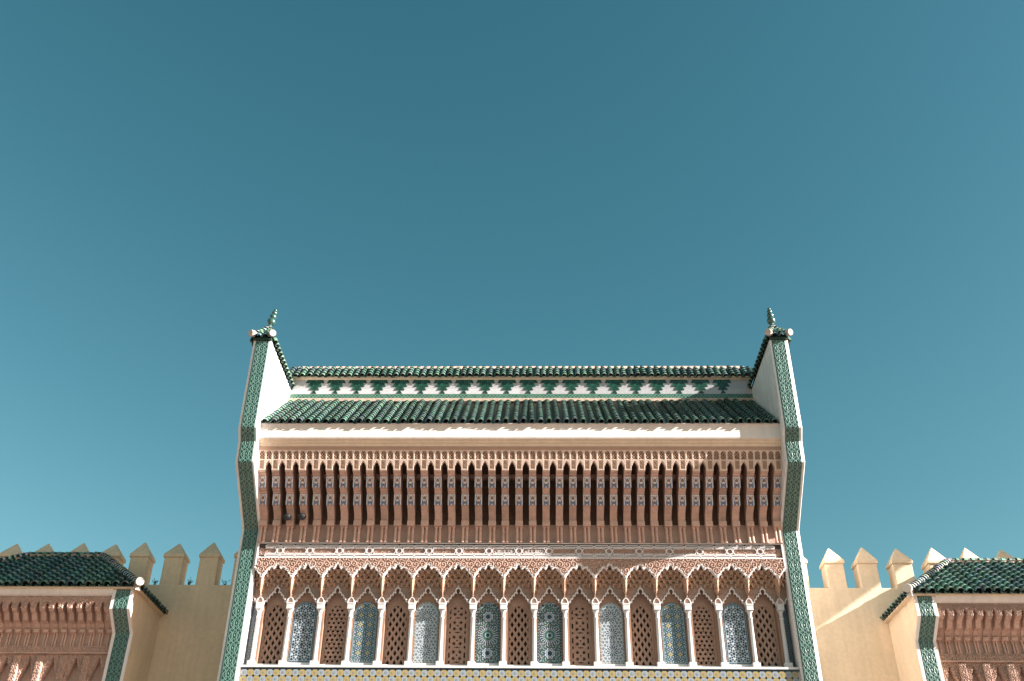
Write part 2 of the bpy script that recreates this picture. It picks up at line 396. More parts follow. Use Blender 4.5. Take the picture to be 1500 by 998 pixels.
# ------------------------------------------------------------------ roof tiles
TL = (.014, .050, .039); LIP = (.165, .25, .205); CLAY = (.30, .21, .14)
def tile_row(length, r=.062, pitch=.185, seed=0, cap=True, lip=LIP, body=TL):
    """barrel tiles running up +y, arched towards +z, width along x; each overlaps the one below"""
    R = random.Random(seed); mb = MB(); n = max(1, int(round(length/pitch))); pt = length/n; K = 7
    for k in range(n):
        s0 = k*pt; s1 = (k+1)*pt+.015; dx = R.uniform(-.006, .006); dz = R.uniform(-.004, .004)
        a0 = r*R.uniform(1.10, 1.20); a1 = r*.84; g = R.uniform(.7, 1.35); wl = R.uniform(.30, .48)
        c = tuple(x*g for x in body); lp = tuple(x*R.uniform(.75, 1.15) for x in lip)
        b = len(mb.v); am = a0+(a1-a0)*wl
        for (rr, s, cc) in ((a0-.016, s0+.005, c), (a0, s0, lp), (am, s0+wl*pt, lp), (am-.001, s0+wl*pt+.018, c), (a1, s1, c)):
            for j in range(K+1):
                t = math.pi*j/K; mb.v.append((dx+rr*math.cos(t)*1.04, s, dz+rr*math.sin(t))); mb.c.append(cc)
        for m in range(4):
            for j in range(K):
                mb.f.append((b+m*(K+1)+j, b+m*(K+1)+j+1, b+(m+1)*(K+1)+j+1, b+(m+1)*(K+1)+j))
    return mb
def pan_row(length, w=.075, mb=None, off=.09):
    """concave channel beside a barrel row"""
    mb = mb or MB(); K = 5; vs = []
    for s in (-.03, length):
        for j in range(K+1):
            t = math.pi*j/K; vs.append((off+w*math.cos(t)*1.0, s, .012-w*.55*math.sin(t)))
    for j in range(K+1):
        t = math.pi*j/K; vs.append((off+w*math.cos(t), -.032, .012-w*.55*math.sin(t)-.014))
    fs = [(j, j+1, K+1+j+1, K+1+j) for j in range(K)]+[(2*K+2+j, 2*K+3+j, j+1, j) for j in range(K)]
    b = len(mb.v); mb.v += vs; mb.c += [tuple(x*.6 for x in TL)]*(2*K+2)+[LIP]*(K+1); mb.f += [tuple(i+b for i in f) for f in fs]
    return mb
def slopeM(x, y, z, ang): return at(x, y, z) @ Matrix.Rotation(ang+random.gauss(0, .003), 4, 'X') @ Matrix.Rotation(random.gauss(0, .006), 4, 'Z')
def disc(mb, c, n, r, t, K=20, col=(1, 1, 1)):
    """round plaster cap, axis n"""
    n = Vector(n).normalized(); a = n.orthogonal().normalized(); b = n.cross(a); c = Vector(c)
    vs = [c+n*t+(a*math.cos(2*math.pi*i/K)+b*math.sin(2*math.pi*i/K))*r*.93 for i in range(K)]
    vs += [c+n*(t*.6)+(a*math.cos(2*math.pi*i/K)+b*math.sin(2*math.pi*i/K))*r for i in range(K)]
    vs += [c-n*t+(a*math.cos(2*math.pi*i/K)+b*math.sin(2*math.pi*i/K))*r for i in range(K)]
    fs = [tuple(range(K))]+[(i+K, (i+1) % K+K, (i+1) % K, i) for i in range(K)]+[(i+2*K, (i+1) % K+2*K, (i+1) % K+K, i+K) for i in range(K)]
    mb.add(vs, fs, col)
def hip_rowM(p0, p1):
    d = (Vector(p1)-Vector(p0)); Y = d.normalized(); X = Y.cross(Vector((0, 0, 1))).normalized(); Z = X.cross(Y)
    return Matrix(((X.x, Y.x, Z.x, p0[0]), (X.y, Y.y, Z.y, p0[1]), (X.z, Y.z, Z.z, p0[2]), (0, 0, 0, 1))), d.length

# ================================================================== MAIN GATE
GX = 5.49                      # inner faces of the two towers
S = 2*5.3184/17                # bay of the arcade
gate = thing('palace_gate', 'tall central gate building with carved arcade, green tiled roof and two side towers', 'gate building', (0, 0, 0))
# core walls
b = MB(); b.box(-GX-.1, GX+.1, .56, 3.0, 0, 9.9); b.box(-GX, GX, .12, .56, 0, 6.6)
b.prism([(.05, 9.55), (3.0, 9.55), (3.0, 13.4), (.85, 13.4), (.6, 13.25), (-.7, 12.2), (-.75, 11.3), (-.45, 11.2), (-.28, 10.9), (-.02, 10.35), (.05, 10.0)][::-1], -GX, GX)
put('wall', b.mesh('gate_wall', M['pink']), gate)

# --- towers
prof = [(0, 0), (0, 9.90), (-1.214, 10.895), (-1.249, 11.36), (-1.41, 11.60), (-1.41, 13.80), (2.9, 13.80), (2.9, 0)]
def pylon_panel(s, x0, x1, hw, z_off, a, bb, mt=None, per=.25):
    """green carved strip from profile point a to bb (y,z), proud of the tower front"""
    L = math.hypot(bb[0]-a[0], bb[1]-a[1]); dy, dz = (bb[0]-a[0])/L, (bb[1]-a[1])/L
    cx = (x0+x1)/2
    def xf(V):
        o = np.empty_like(V); h = -V[:, 1]; o[:, 0] = V[:, 0]+cx
        o[:, 1] = a[0]+dy*V[:, 2]-dz*h; o[:, 2] = a[1]+dz*V[:, 2]+dy*h; return o
    n = Vector((0, -dz, dy))
    w = (x1-x0)/2
    return grid('tile_band', ar(-w, w, .009), ar(0, L, .009), mt or M['pylon'], y0=-.012,
                height=lambda X, Z: .007*arab(X, Z+z_off, w, per),
                color=lambda X, Z: mixc(DEEP, MINT, arab(X, Z+z_off, w, per)), thick=.02, xf=xf)
for s in (-1, 1):
    side = 'left' if s < 0 else 'right'
    b = MB(); x0, x1 = sorted((s*GX, s*5.89)); b.prism(prof[::-1], x0, x1)
    tw = put('tower', bevelled(b, 'tower_wall', M['tower_white'], .012, 1), gate, label='%s tower of the central gate with green carved front strip' % side)
    gx0, gx1 = sorted((s*5.538, s*5.829))
    for i, (a, c) in enumerate((((0, 5.5), (0, 9.90)), ((0, 9.90), (-1.214, 10.895)), ((-1.214, 10.895), (-1.249, 11.36)), ((-1.249, 11.36), (-1.41, 11.60)), ((-1.41, 11.60), (-1.41, 13.76)))):
        put('tile_band', pylon_panel(s, gx0, gx1, .145, i*.11, a, c), tw)
    # little hipped roof
    cx = s*5.69; ez = 13.82; az_ = 14.24; e = .205; fy = -1.46; ay = -1.10; by = 1.2
    b = MB()
    b.add([(cx-e, fy, ez), (cx+e, fy, ez), (cx+e, by, ez), (cx-e, by, ez), (cx, ay, az_), (cx, by, az_),
           (cx-e, fy, ez-.05), (cx+e, fy, ez-.05), (cx+e, by, ez-.05), (cx-e, by, ez-.05)],
          [(0, 1, 4), (1, 2, 5, 4), (3, 0, 4, 5), (2, 3, 5), (6, 9, 8, 7), (0, 6, 7, 1), (1, 7, 8, 2), (2, 8, 9, 3), (3, 9, 6, 0)])
    put('roof_bed', b.mesh('tower_roof_bed', M['pan']), tw)
    ang = math.atan2(az_-ez, e)
    base = {}
    for j in range(13):
        y = fy+.16+j*.172
        run = min(1.0, (y-fy)/(ay-fy)) if y < ay else 1.0
        L = max(.10, run*math.hypot(e, az_-ez))
        key = round(L, 2)
        for sx in (-1, 1):
            if key not in base: base[key] = pan_row(L, .055, tile_row(L, .062, .16, j), .086).mesh('tower_tile', M['glaze'])
            Mx = at(cx+sx*(e+.05), y, ez-.02) @ Matrix.Rotation(math.pi/2*sx, 4, 'Z') @ Matrix.Rotation(ang, 4, 'X')
            put('tile_row', base[key], tw, Mx)
    ang2 = math.atan2(az_-ez, ay-fy)
    for xx in (-.085, .085):
        L = .42*(1-abs(xx)/.26)+.08
        put('tile_row', tile_row(L, .066, .16, 3).mesh('tower_tile', M['glaze']), tw, slopeM(cx+xx, fy-.06, ez-.015, ang2))
    for sx in (-1, 1):
        p0 = (cx+sx*(e+.0), fy-.01, ez+.055); p1 = (cx, ay+.02, az_+.07)
        Mx, L = hip_rowM(p0, p1)
        put('hip_tile_row', tile_row(L, .072, .13, 5, lip=(.55, .58, .52)).mesh('hip_tiles', M['glaze']), tw, Mx)
        b = MB(); d = Vector((sx*.45, -.75, -.25))
        disc(b, Vector(p0)+Vector((sx*.02, -.05, .02)), d, .078, .05); put('hip_cap', smooth(b.mesh('hip_cap', M['cap'])) if False else b.mesh('hip_cap', M['cap']), tw)
    Mx, L = hip_rowM((cx, ay, az_+.03), (cx, by, az_+.03))
    put('ridge_tile_row', tile_row(L, .07, .15, 6).mesh('ridge_tiles', M['glaze']), tw, Mx)
    b = MB(); pr = [(.075, 0), (.08, .03), (.05, .07), (.035, .09)]
    z = .09
    for r in (.096, .078, .060, .040):
        pr += [(r*math.sin(t), z+r-r*math.cos(t)) for t in [math.radians(q) for q in range(34, 150, 14)]]; z += 2*r*.80
    pr += [(.014, z), (.010, z+.02), (.002, z+.03)]
    b.lathe(pr, n=18)
    tilt = Matrix.Rotation(math.radians(9 if s < 0 else 3), 4, 'Y') if s < 0 else Matrix.Rotation(math.radians(-1.5), 4, 'Y')
    put('finial', smooth(b.mesh('finial', M['ball'])), tw, at(cx, ay, az_+.06) @ tilt)

# --- lower roof
E0 = (-1.235, 11.83); E1 = (.70, 13.44); ANG = math.atan2(E1[1]-E0[1], E1[0]-E0[0]); RL = math.hypot(E1[1]-E0[1], E1[0]-E0[0])
b = MB(); b.prism([(-1.12, 11.855), (.70, 13.368), (.70, 13.0), (-.9, 11.80)][::-1], -GX, GX)
roof = put('roof', b.mesh('roof_bed', M['pan']), gate, label='lower green roof of barrel tile rows')
var = [pan_row(RL, .058, tile_row(RL, .059, .185, 20+k)).mesh('roof_tile_row', M['glaze']) for k in range(6)]
NR = 60; pitch = 2*GX/NR
for i in range(NR):
    x = -GX+(i+.5)*pitch
    put('tile_row', var[random.randrange(6)], roof, slopeM(x+random.uniform(-.008, .008), E0[0]+random.uniform(-.02, .02), E0[1]+random.uniform(-.008, .008), ANG))
    if i < NR-1:
        pass
b = MB(); b.box(-GX, GX, .60, .74, 13.38, 13.462); put('mortar_strip', b.mesh('mortar', M['mortar']), roof)

# --- tiled parapet wall with stepped motifs
b = MB(); b.box(-GX, GX, .72, 1.9, 13.3, 14.09)
par = put('parapet', b.mesh('parapet', M['white']), gate)
def wcol(X, Z):
    gx = (X/.031) % 1; gz = (Z/.031) % 1; l = np.where((gx < .14) | (gz < .14), 0.0, 1.0)
    i = np.floor(X/.031); j = np.floor(Z/.031); h = np.abs(np.sin(i*12.9898+j*78.233)*43758.5453) % 1
    return mixc((.36, .35, .35), (.56, .555, .565), l*(.8+.2*h))
put('white_tile_field', grid('white_tiles', ar(-GX+.002, GX-.002, .0155), ar(13.63, 14.03, .0155), M['mosaic'], y0=.715, color=wcol, thick=.01), par, kind='stuff')
def gcol(X, Z):
    u = (X/.085); v = ((Z-13.462)/.085); a = np.abs(((u+v) % 1)-.5); c = np.abs(((u-v) % 1)-.5)
    l = ((a > .43) | (c > .43)).astype(float); i = np.floor(u+v); j = np.floor(u-v); h = np.abs(np.sin(i*12.9898+j*78.233)*43758.5453) % 1
    C = mixc((.014, .07, .045), (.035, .14, .09), h); return C*(1-l[..., None])+np.array((.22, .33, .26))*l[..., None]
put('green_tile_band', grid('green_tiles', ar(-GX+.002, GX-.002, .012), ar(13.462, 13.63, .012), M['mosaic'], y0=.70, color=gcol, thick=.02), par, kind='stuff')
b = MB()
tz = [14.03, 13.935, 13.838, 13.742, 13.648]; hb = [.226, .176, .122, .064]; ht = [.186, .128, .074, .010]
for k in range(4):
    z1, z0 = tz[k]-.003, tz[k+1]+.003
    n = max(1, int(hb[k]*2/.052))
    for q in range(n):
        a0, a1 = -1+2*q/n, -1+2*(q+1)/n; gq = random.uniform(.65, 1.35); cc = (.016*gq, .068*gq, .043*gq)
        gp = .0025
        vs = [(a0*hb[k]+gp, 0, z0), (a1*hb[k]-gp, 0, z0), (a1*ht[k]-gp*.5, 0, z1), (a0*ht[k]+gp*.5, 0, z1)]
        vs += [(v[0], .02, v[2]) for v in vs]
        b.add(vs, [(0, 1, 2, 3), (5, 4, 7, 6), (0, 4, 5, 1), (1, 5, 6, 2), (2, 6, 7, 3), (3, 7, 4, 0)], cc)
stm = b.mesh('stepped_tile', M['mosaic'])
for i in range(-11, 11):
    x = .256+i*.512-.06
    if abs(x) < GX-.2: put('stepped_motif', stm, par, at(x, .700, 0))
# upper eave moulding
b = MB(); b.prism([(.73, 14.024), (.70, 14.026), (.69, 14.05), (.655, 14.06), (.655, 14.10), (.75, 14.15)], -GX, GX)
put('eave_moulding', b.mesh('eave_moulding', M['bounce_tan']), par)
U0 = (.615, 14.085); U1 = (1.02, 14.56); ANGU = math.atan2(U1[1]-U0[1], U1[0]-U0[0]); RU = math.hypot(U1[1]-U0[1], U1[0]-U0[0])
b = MB(); b.prism([(.67, 14.085), (1.9, 14.1), (1.30, 14.69), (1.16, 14.69)], -GX, GX)
up = put('upper_roof', b.mesh('upper_roof_bed', M['mortar']), gate, label='narrow upper roof ridge of green barrel tiles')
varu = [pan_row(RU, .05, tile_row(RU, .056, .15, 40+k), .08).mesh('upper_tile_row', M['glaze']) for k in range(5)]
NU = 68; pu = 2*(GX-.02)/NU
for i in range(-1, NU+1):
    x = -GX+.02+(i+.5)*pu
    put('tile_row', varu[random.randrange(5)], up, slopeM(x+random.uniform(-.008, .008), U0[0]+random.uniform(-.015, .015), U0[1]+random.uniform(-.01, .01), ANGU))
b = MB()
for i in range(72):
    x = -GX+.02+i*(2*GX-.04)/72
    t = Matrix.Rotation(math.pi/2, 4, 'Z')
    tr = tile_row(.155, .055, .16, i)
    b.add([(x-v[1]+.15, 1.22+v[0], 14.645+v[2]+random.uniform(-.006, .006)*0) for v in tr.v], [f[::-1] for f in tr.f][::1], TL); b.c[-len(tr.v):] = tr.c
put('ridge_tile_row', b.mesh('ridge_tiles', M['glaze']), up, kind='stuff')

# --- cornice
cp = [(-.84, 11.47), (-1.16, 11.472), (-1.17, 11.50), (-1.17, 11.775), (-1.18, 11.785), (-1.205, 11.792), (-1.205, 11.81), (-.84, 11.90)]
b = MB(); b.prism(cp, -GX, GX); corn = put('cornice', b.mesh('cornice', M['cornice']), gate)
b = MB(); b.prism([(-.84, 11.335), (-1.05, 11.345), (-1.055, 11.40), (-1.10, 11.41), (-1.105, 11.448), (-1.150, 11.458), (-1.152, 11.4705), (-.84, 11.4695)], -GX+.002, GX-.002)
put('moulding', b.mesh('cornice_moulding', M['bounce_tan']), corn)

# --- lattice band and arcaded fascia under the cornice
YA = -1.03; P2 = 10.83/38; CX = [-5.415+i*P2 for i in range(39)]
LW = P2/2
def fas_cell(X): return (X+5.415+LW/2) % LW-LW/2     # centred on each small lattice window
def fas_gap(X): return (X+5.415+P2/2) % P2-P2/2       # 0 at corbel centre
PINKC = (.46, .30, .215); PALEC = (.72, .565, .465)
def fmask(X, Z):
    d = np.abs(np.abs(fas_gap(X))-P2/2)         # distance from gap centre
    w = np.where(Z < 10.97, .068, np.where(Z < 11.005, .052, np.where(Z < 11.03, .036, np.where(Z < 11.05, .020, 0))))
    return d >= w
def fheight(X, Z):
    h = .012*np.ones_like(X)
    c = np.abs(fas_gap(X)); inb = (c < .045) & (Z > 10.895) & (Z < 11.065)
    h = np.where(inb, .012*carve(X, Z, .05), h)
    lw = np.abs(fas_cell(X)); inl = (lw < .050-.02*sstep(Z, 11.21, 11.255)) & (Z > 11.085) & (Z < 11.255)
    lat = ((np.abs(((X+Z)/.058) % 1-.5) < .19) | (np.abs(((X-Z)/.058) % 1-.5) < .19))
    h = np.where(inl, np.where(lat, .006, -.06), h)
    return h
def fcolor(X, Z):
    c = np.abs(fas_gap(X)); inb = (c < .045) & (Z > 10.895) & (Z < 11.065)
    lw = np.abs(fas_cell(X)); inl = (lw < .050-.02*sstep(Z, 11.21, 11.255)) & (Z > 11.085) & (Z < 11.255)
    t = np.where(inb | inl, 0.0, 1.0); t = np.where(Z > 11.265, .0, t)
    C = mixc(PINKC, PALEC, t)
    lat = ((np.abs(((X+Z)/.058) % 1-.5) < .19) | (np.abs(((X-Z)/.058) % 1-.5) < .19))
    C[inl & ~lat] = (.16, .095, .065)
    return C
def lean(V):
    V[:, 1] += .36*np.clip(11.33-V[:, 2], 0, 1); return V
put('carved_fascia', grid('carved_fascia', ar(-GX+.003, GX-.003, .0075), ar(10.872, 11.40, .0075), M['pinkattr'], y0=YA, mask=fmask, height=fheight, color=fcolor, thick=.08, xf=lean), gate)

# --- corbels
cw = .074
cprof = [(-.13, 10.05), (-.15, 10.12), (-.22, 10.20), (-.335, 10.27), (-.36, 10.285), (-.40, 10.29), (-.455, 10.515), (-.49, 10.52), (-.50, 10.545), (-.56, 10.555), (-.57, 10.58), (-.63, 10.585),
         (-.705, 10.81), (-.76, 10.82), (-.775, 10.84), (-.83, 10.85), (-.845, 10.872), (-.93, 11.10), (-.3, 11.12), (.06, 10.6), (.06, 10.05)]
b = MB(); b.prism(cprof, -cw, cw); corb_me = b.mesh('corbel', M['wood'])
b = MB(); b.box(-.080, .080, -.17, .06, 9.935, 10.048); cap_me = bevelled(b, 'corbel_capital', M['pink'], .012, 2)
b = MB()
b.lathe([(.036, 9.595), (.036, 9.62), (.028, 9.63), (.027, 9.90), (.034, 9.91), (.036, 9.934)], 0, 0, 10)
colo_me = b.mesh('colonnette', M['pink'])
def pancol(w, h):
    def f(X, Z):
        u = np.abs(X)/w; v = Z/h
        C = np.empty(X.shape+(3,)); C[:] = np.array((.25, .14, .085))
        C[(u > .78) | (v < .1) | (v > .92)] = (.64, .65, .70)
        d = np.abs(v-.5)*1.1
        k = (np.abs(np.hypot(u/.55, (v-.62)/.26)-1) < .2) & (v > .42); C[k] = (.60, .60, .63)
        k = (np.abs(u*.8-(.52-v)*1.25) < .10) & (v < .52) & (v > .1); C[k] = (.76, .77, .80)
        k = (v < .36) & (u > .22) & (u < .74); C[k] = (.14, .20, .30)
        return C
    return f
def incl_panel(a, c, w):
    L = math.hypot(c[0]-a[0], c[1]-a[1]); dy, dz = (c[0]-a[0])/L, (c[1]-a[1])/L
    def xf(V):
        o = np.empty_like(V); h = -V[:, 1]; o[:, 0] = V[:, 0]; o[:, 1] = a[0]+dy*V[:, 2]-dz*h; o[:, 2] = a[1]+dz*V[:, 2]+dy*h; return o
    return grid('painted_panel', ar(-w, w, .008), ar(0, L, .0085), M['pinkattr'], y0=-.008, color=pancol(w, L), thick=.008, xf=xf)
p1_me = incl_panel((-.632, 10.59), (-.703, 10.805), cw+.002)
p2_me = incl_panel((-.402, 10.295), (-.453, 10.51), cw+.002)
for i, x in enumerate(CX):
    x += random.uniform(-.006, .006)
    c = put('corbel', corb_me, gate, at(x, 0, 0))
    put('painted_panel', p1_me, c, at(x, 0, 0)); put('painted_panel', p2_me, c, at(x, 0, 0))
    put('capital', cap_me, c, at(x, 0, 0))
    for sx in (-.040, .040): put('colonnette', colo_me, c, at(x+sx, -.07, 0))
# carved soffit seen between the corbels
def sof(V):
    prof2 = [(.03, 9.6), (.03, 10.02), (-.04, 10.35), (-.26, 10.80), (-.30, 11.0), (-.5, 11.12), (-.86, 11.13)]
    ds = [0]
    for p, q in zip(prof2[:-1], prof2[1:]): ds.append(ds[-1]+math.hypot(q[0]-p[0], q[1]-p[1]))
    o = np.empty_like(V); o[:, 0] = V[:, 0]
    o[:, 1] = np.interp(V[:, 2], ds, [p[0] for p in prof2])+V[:, 1]; o[:, 2] = np.interp(V[:, 2], ds, [p[1] for p in prof2]); return o
def sofh(X, Z):
    inb = (Z > .45); return np.where(inb, .022*carve(X, Z, .07), .0)
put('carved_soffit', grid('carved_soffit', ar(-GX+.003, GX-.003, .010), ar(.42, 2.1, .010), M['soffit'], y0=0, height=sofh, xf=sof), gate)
b = MB(); b.box(-GX, GX, .028, .10, 9.60, 10.03); put('backing_wall', b.mesh('backing_wall', M['pink']), gate)

# --- inscription frieze
b = MB(); b.box(-GX, GX, .045, .14, 9.20, 9.60); b.box(-GX, GX, -.035, .10, 9.575, 9.604); 
fr = put('frieze', b.mesh('frieze_bed', M['channel']), gate, label='white strapwork frieze with inscription cartouches')
put('carved_ground', grid('carved_ground', ar(-GX+.05, GX-.05, .0085), ar(9.335, 9.49, .0085), M['pink'], y0=.015, height=lambda X, Z: .022*carve(X, Z, .075), thick=.01), fr)
b = MB(); t = .03; yf = -.024
b.ribbon([(-GX+.02, 9.588), (GX-.02, 9.588)], -.042, .022, .05); b.ribbon([(-GX+.03, 9.272), (GX-.03, 9.272)], -.04, .022, .05)
b.ribbon([(-GX+.02, 9.588), (-GX+.02, 9.10)], -.042, .03, .05); b.ribbon([(GX-.02, 9.588), (GX-.02, 9.10)], -.042, .03, .05)
n = int((2*GX-.1)/.025)
put('frame', b.mesh('frieze_frame', M['trim']), fr)
b = MB()
for i in range(n):
    x = -GX+.05+i*.025; b.box(x, x+.012, -.012, .01, 9.293, 9.306)
put('dentil_row', b.mesh('dentils', M['trim']), fr, kind='stuff')
zc = 9.425
def strap():
    b = MB(); h = S/2; w = .017
    Y = -.030
    for sz in (-1, 1):
        zt = zc+sz*.122; zi = zc+sz*.083
        for x0 in (-h, 0):
            b.ribbon([(x0, (zt+zi)/2), (x0+.028, zt), (x0+h-.028, zt), (x0+h, (zt+zi)/2)], Y, w, .05)
            b.ribbon([(x0, (zt+zi)/2), (x0+.022, zi), (x0+h-.022, zi), (x0+h, (zt+zi)/2)], Y-.004, w, .05)
    # eight-point star knot
    R = .074
    for q in range(2):
        pts = [(R*1.05*math.cos(a+q*math.pi/4), zc+R*math.sin(a+q*math.pi/4)) for a in [k*math.pi/2 for k in range(4)]]
        b.ribbon(pts, Y-.003*q, .012, .045, closed=True)
    for sx in (-1, 1):
        b.ribbon([(sx*.066, zc), (sx*.095, zc+.06), (sx*(h-.005), zc+.06)], Y-.002, .013, .045)
        b.ribbon([(sx*.066, zc), (sx*.095, zc-.06), (sx*(h-.005), zc-.06)], Y-.002, .013, .045)
    return b.mesh('strapwork', M['strap'])
sm = strap()
for i in range(-8, 9): put('strapwork', sm, fr, at(i*S, 0, 0))
# calligraphy in two cartouches
def script(seed, x0, x1):
    R = random.Random(seed); b = MB(); x = x1-.015; base = zc-.026; Y = -.018
    b.ribbon([(x0+.02, base), ((x0+x1)/2, base-.006), (x1-.02, base+.002)], Y, .010, .02)
    while x > x0+.05:
        k = R.randrange(4); w = R.uniform(.028, .042)
        if k == 0: b.ribbon([(x, base), (x-.002, base+.062), (x-.006, base+.068)], Y, .010, .02)
        elif k == 1: b.ribbon([(x, base), (x-.004, base+.06)], Y, .009, .02); b.ribbon([(x-.016, base), (x-.020, base+.058)], Y, .009, .02)
        elif k == 2: b.ribbon([(x, base), (x-w*.2, base+.028), (x-w*.7, base+.026), (x-w*.8, base+.004)], Y, .009, .02)
        else:
            b.ribbon([(x, base+.002), (x-w*.5, base-.022), (x-w, base+.012), (x-w*.9, base+.03)], Y, .009, .02); b.ribbon([(x-w*.5, base+.045), (x-w*.3, base+.05)], Y, .009, .02)
        x -= w
    return b.mesh('inscription', M['trim'])
put('inscription', script(3, -S+.10, -.10), fr); put('inscription', script(8, .10, S-.10), fr)

# --- spandrel with carved relief and lobed arches
def lobes(segs, n=7):
    """outline from cusp to cusp; every lobe bulges by the given control point"""
    pts = [segs[0][0]]
    for p0, c, p1 in segs:
        for k in range(1, n+1):
            t = k/n; pts.append(((1-t)**2*p0[0]+2*t*(1-t)*c[0]+t*t*p1[0], (1-t)**2*p0[1]+2*t*(1-t)*c[1]+t*t*p1[1]))
    return pts
UPA = lobes([((0, 9.150), (.046, 9.146), (.052, 9.095)), ((.052, 9.095), (.056, 9.066), (.074, 9.052)), ((.074, 9.052), (.100, 9.092), (.140, 9.080)), ((.140, 9.080), (.170, 9.072), (.178, 9.026)),
             ((.178, 9.026), (.216, 9.026), (.240, 8.962)), ((.240, 8.962), (.275, 8.940), (S/2, 8.856))], 5)
ux = np.array([p[0] for p in UPA]); uz = np.array([p[1] for p in UPA])
def bay(X): return np.abs((X+S/2) % S-S/2)
def up_z(X): return np.interp(bay(X), ux, uz)
put('carved_spandrel', grid('carved_spandrel', ar(-GX+.045, GX-.045, .0078), ar(8.86, 9.262, .0078), M['pink'], y0=-.004, mask=lambda X, Z: Z > up_z(X),
    height=lambda X, Z: .034*carve(X, Z, .15), thick=.05), gate)
full = [(-x, z) for x, z in UPA[::-1]]+UPA[1:]
b = MB(); b.ribbon(full, -.030, .036, .075); trim_me = b.mesh('arch_trim', M['trim'])
b = MB(); b.ribbon([p for p in full if p[0] < -.13], -.030, .036, .075); trimL = b.mesh('arch_trim', M['trim'])
b = MB(); b.ribbon([p for p in full if p[0] > .13], -.030, .036, .075); trimR = b.mesh('arch_trim', M['trim'])
for i in range(-8, 9): put('arch_trim', trim_me, gate, at(i*S, 0, 0))
put('arch_trim', trimL, gate, at(9*S, 0, 0)); put('arch_trim', trimR, gate, at(-9*S, 0, 0))

# --- muqarnas hoods
YB = .24
def hood(xmin=-9, xmax=9):
    b = MB(); nW = 5; w = S/nW; h = .083
    for j in range(7):
        z1 = 9.135-j*h; z0 = z1-h
        off = .5 if j % 2 else 0
        for i in range(-4, 5):
            x = (i+off)*w
            if x-w/2 < -S/2-.001 or x+w/2 > S/2+.001: continue
            if x < xmin or x > xmax: continue
            a = abs(x); zf = float(np.interp(a, ux, uz))+.02
            zl = 8.84-.85*a
            zm = (z0+z1)/2
            if zm > zf or zm < zl: continue
            t = (zf-zm)/max(.05, zf-zl); y = .012+(YB-.03)*min(1, t)**.9
            l = w*.24
            cc = (1, 1, 1)
            ch = .014
            # two legs with a pointed head between them, open underneath
            for sg in (-1, 1):
                xa, xb = x+sg*w*.49, x+sg*w*.26; xa, xb = min(xa, xb), max(xa, xb)
                b.box(xa, xb, y, YB+.04, z0+.006, z1)
            xm = .26*w
            b.add([(x-xm, y+.006, z1), (x-xm, y+.006, z0+h*.42), (x, y+.006, z0+h*.82), (x+xm, y+.006, z0+h*.42), (x+xm, y+.006, z1), (x, y+.006, z1)],
                  [(0, 1, 2, 5), (5, 2, 3, 4)])
            b.box(x-xm, x+xm, y+.07, YB+.04, z0+.006, z1)
            b.box(x-w*.5, x+w*.5, y-.010, YB+.04, z1-.016, z1+.002)
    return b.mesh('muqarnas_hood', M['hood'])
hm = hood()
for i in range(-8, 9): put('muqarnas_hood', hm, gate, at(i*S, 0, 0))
put('muqarnas_hood', hood(-9, -.14), gate, at(9*S, 0, 0)); put('muqarnas_hood', hood(.14, 9), gate, at(-9*S, 0, 0))
def pendant():
    b = MB(); z = 8.90
    for w, h, y in ((.170, .062, .0), (.136, .060, .018), (.118, .060, .03), (.098, .050, .05), (.104, .026, .045), (.066, .050, .07), (.036, .05, .09)):
        zb = z-h; k = .74; yk = y+.022; d = .10
        b.add([(-w/2, y+d, z), (0, y, z), (w/2, y+d, z), (w/2, .26, z), (-w/2, .26, z), (-w/2*k, yk+d, zb), (0, yk, zb), (w/2*k, yk+d, zb), (w/2*k, .26, zb), (-w/2*k, .26, zb)],
              [(0, 1, 2, 3, 4), (9, 8, 7, 6, 5), (0, 5, 6, 1), (1, 6, 7, 2), (2, 7, 8, 3), (4, 9, 5, 0)])
        z = zb
    b.box(-.010, .010, .13, .15, z-.05, z)
    return b.mesh('muqarnas_pendant', M['hood'])
pm = pendant()

# --- lower arcade wall, trims, columns, niches
LOA = lobes([((0, 8.716), (.052, 8.712), (.050, 8.650)), ((.050, 8.650), (.046, 8.622), (.034, 8.612)), ((.034, 8.612), (.096, 8.640), (.096, 8.562)), ((.096, 8.562), (.148, 8.578), (.145, 8.496)),
             ((.145, 8.496), (.193, 8.508), (.189, 8.428)), ((.189, 8.428), (.236, 8.436), (.243, 8.372))], 5)
LOM = [(0, 8.712), (.05, 8.65), (.051, 8.618), (.09, 8.606), (.1, 8.562), (.142, 8.542), (.148, 8.495), (.187, 8.470), (.191, 8.424), (.236, 8.396), (.241, 8.372)]
lx = np.array([p[0] for p in LOM]); lz = np.array([p[1] for p in LOM])
def lo_z(X):
    a = bay(X); return np.where(a > .24, 8.30, np.interp(a, lx, lz))
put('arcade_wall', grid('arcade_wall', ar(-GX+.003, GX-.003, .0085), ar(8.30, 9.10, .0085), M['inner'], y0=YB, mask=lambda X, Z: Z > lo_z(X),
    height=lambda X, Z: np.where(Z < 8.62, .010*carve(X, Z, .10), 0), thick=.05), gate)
fullL = [(-x, z) for x, z in LOA[::-1]]+LOA[1:]
b = MB(); b.ribbon(fullL, YB-.028, .021, .05)
b.box(-.006, .006, YB-.024, YB, 8.712, 8.765); b.box(-.022, .022, YB-.024, YB, 8.735, 8.748); lt = b.mesh('arch_trim', M['trim'])
b = MB(); b.ribbon([p for p in fullL if p[0] < -.12], YB-.028, .021, .05); ltL = b.mesh('arch_trim', M['trim'])
b = MB(); b.ribbon([p for p in fullL if p[0] > .12], YB-.028, .021, .05); ltR = b.mesh('arch_trim', M['trim'])
for i in range(-8, 9): put('arch_trim', lt, gate, at(i*S, 0, 0))
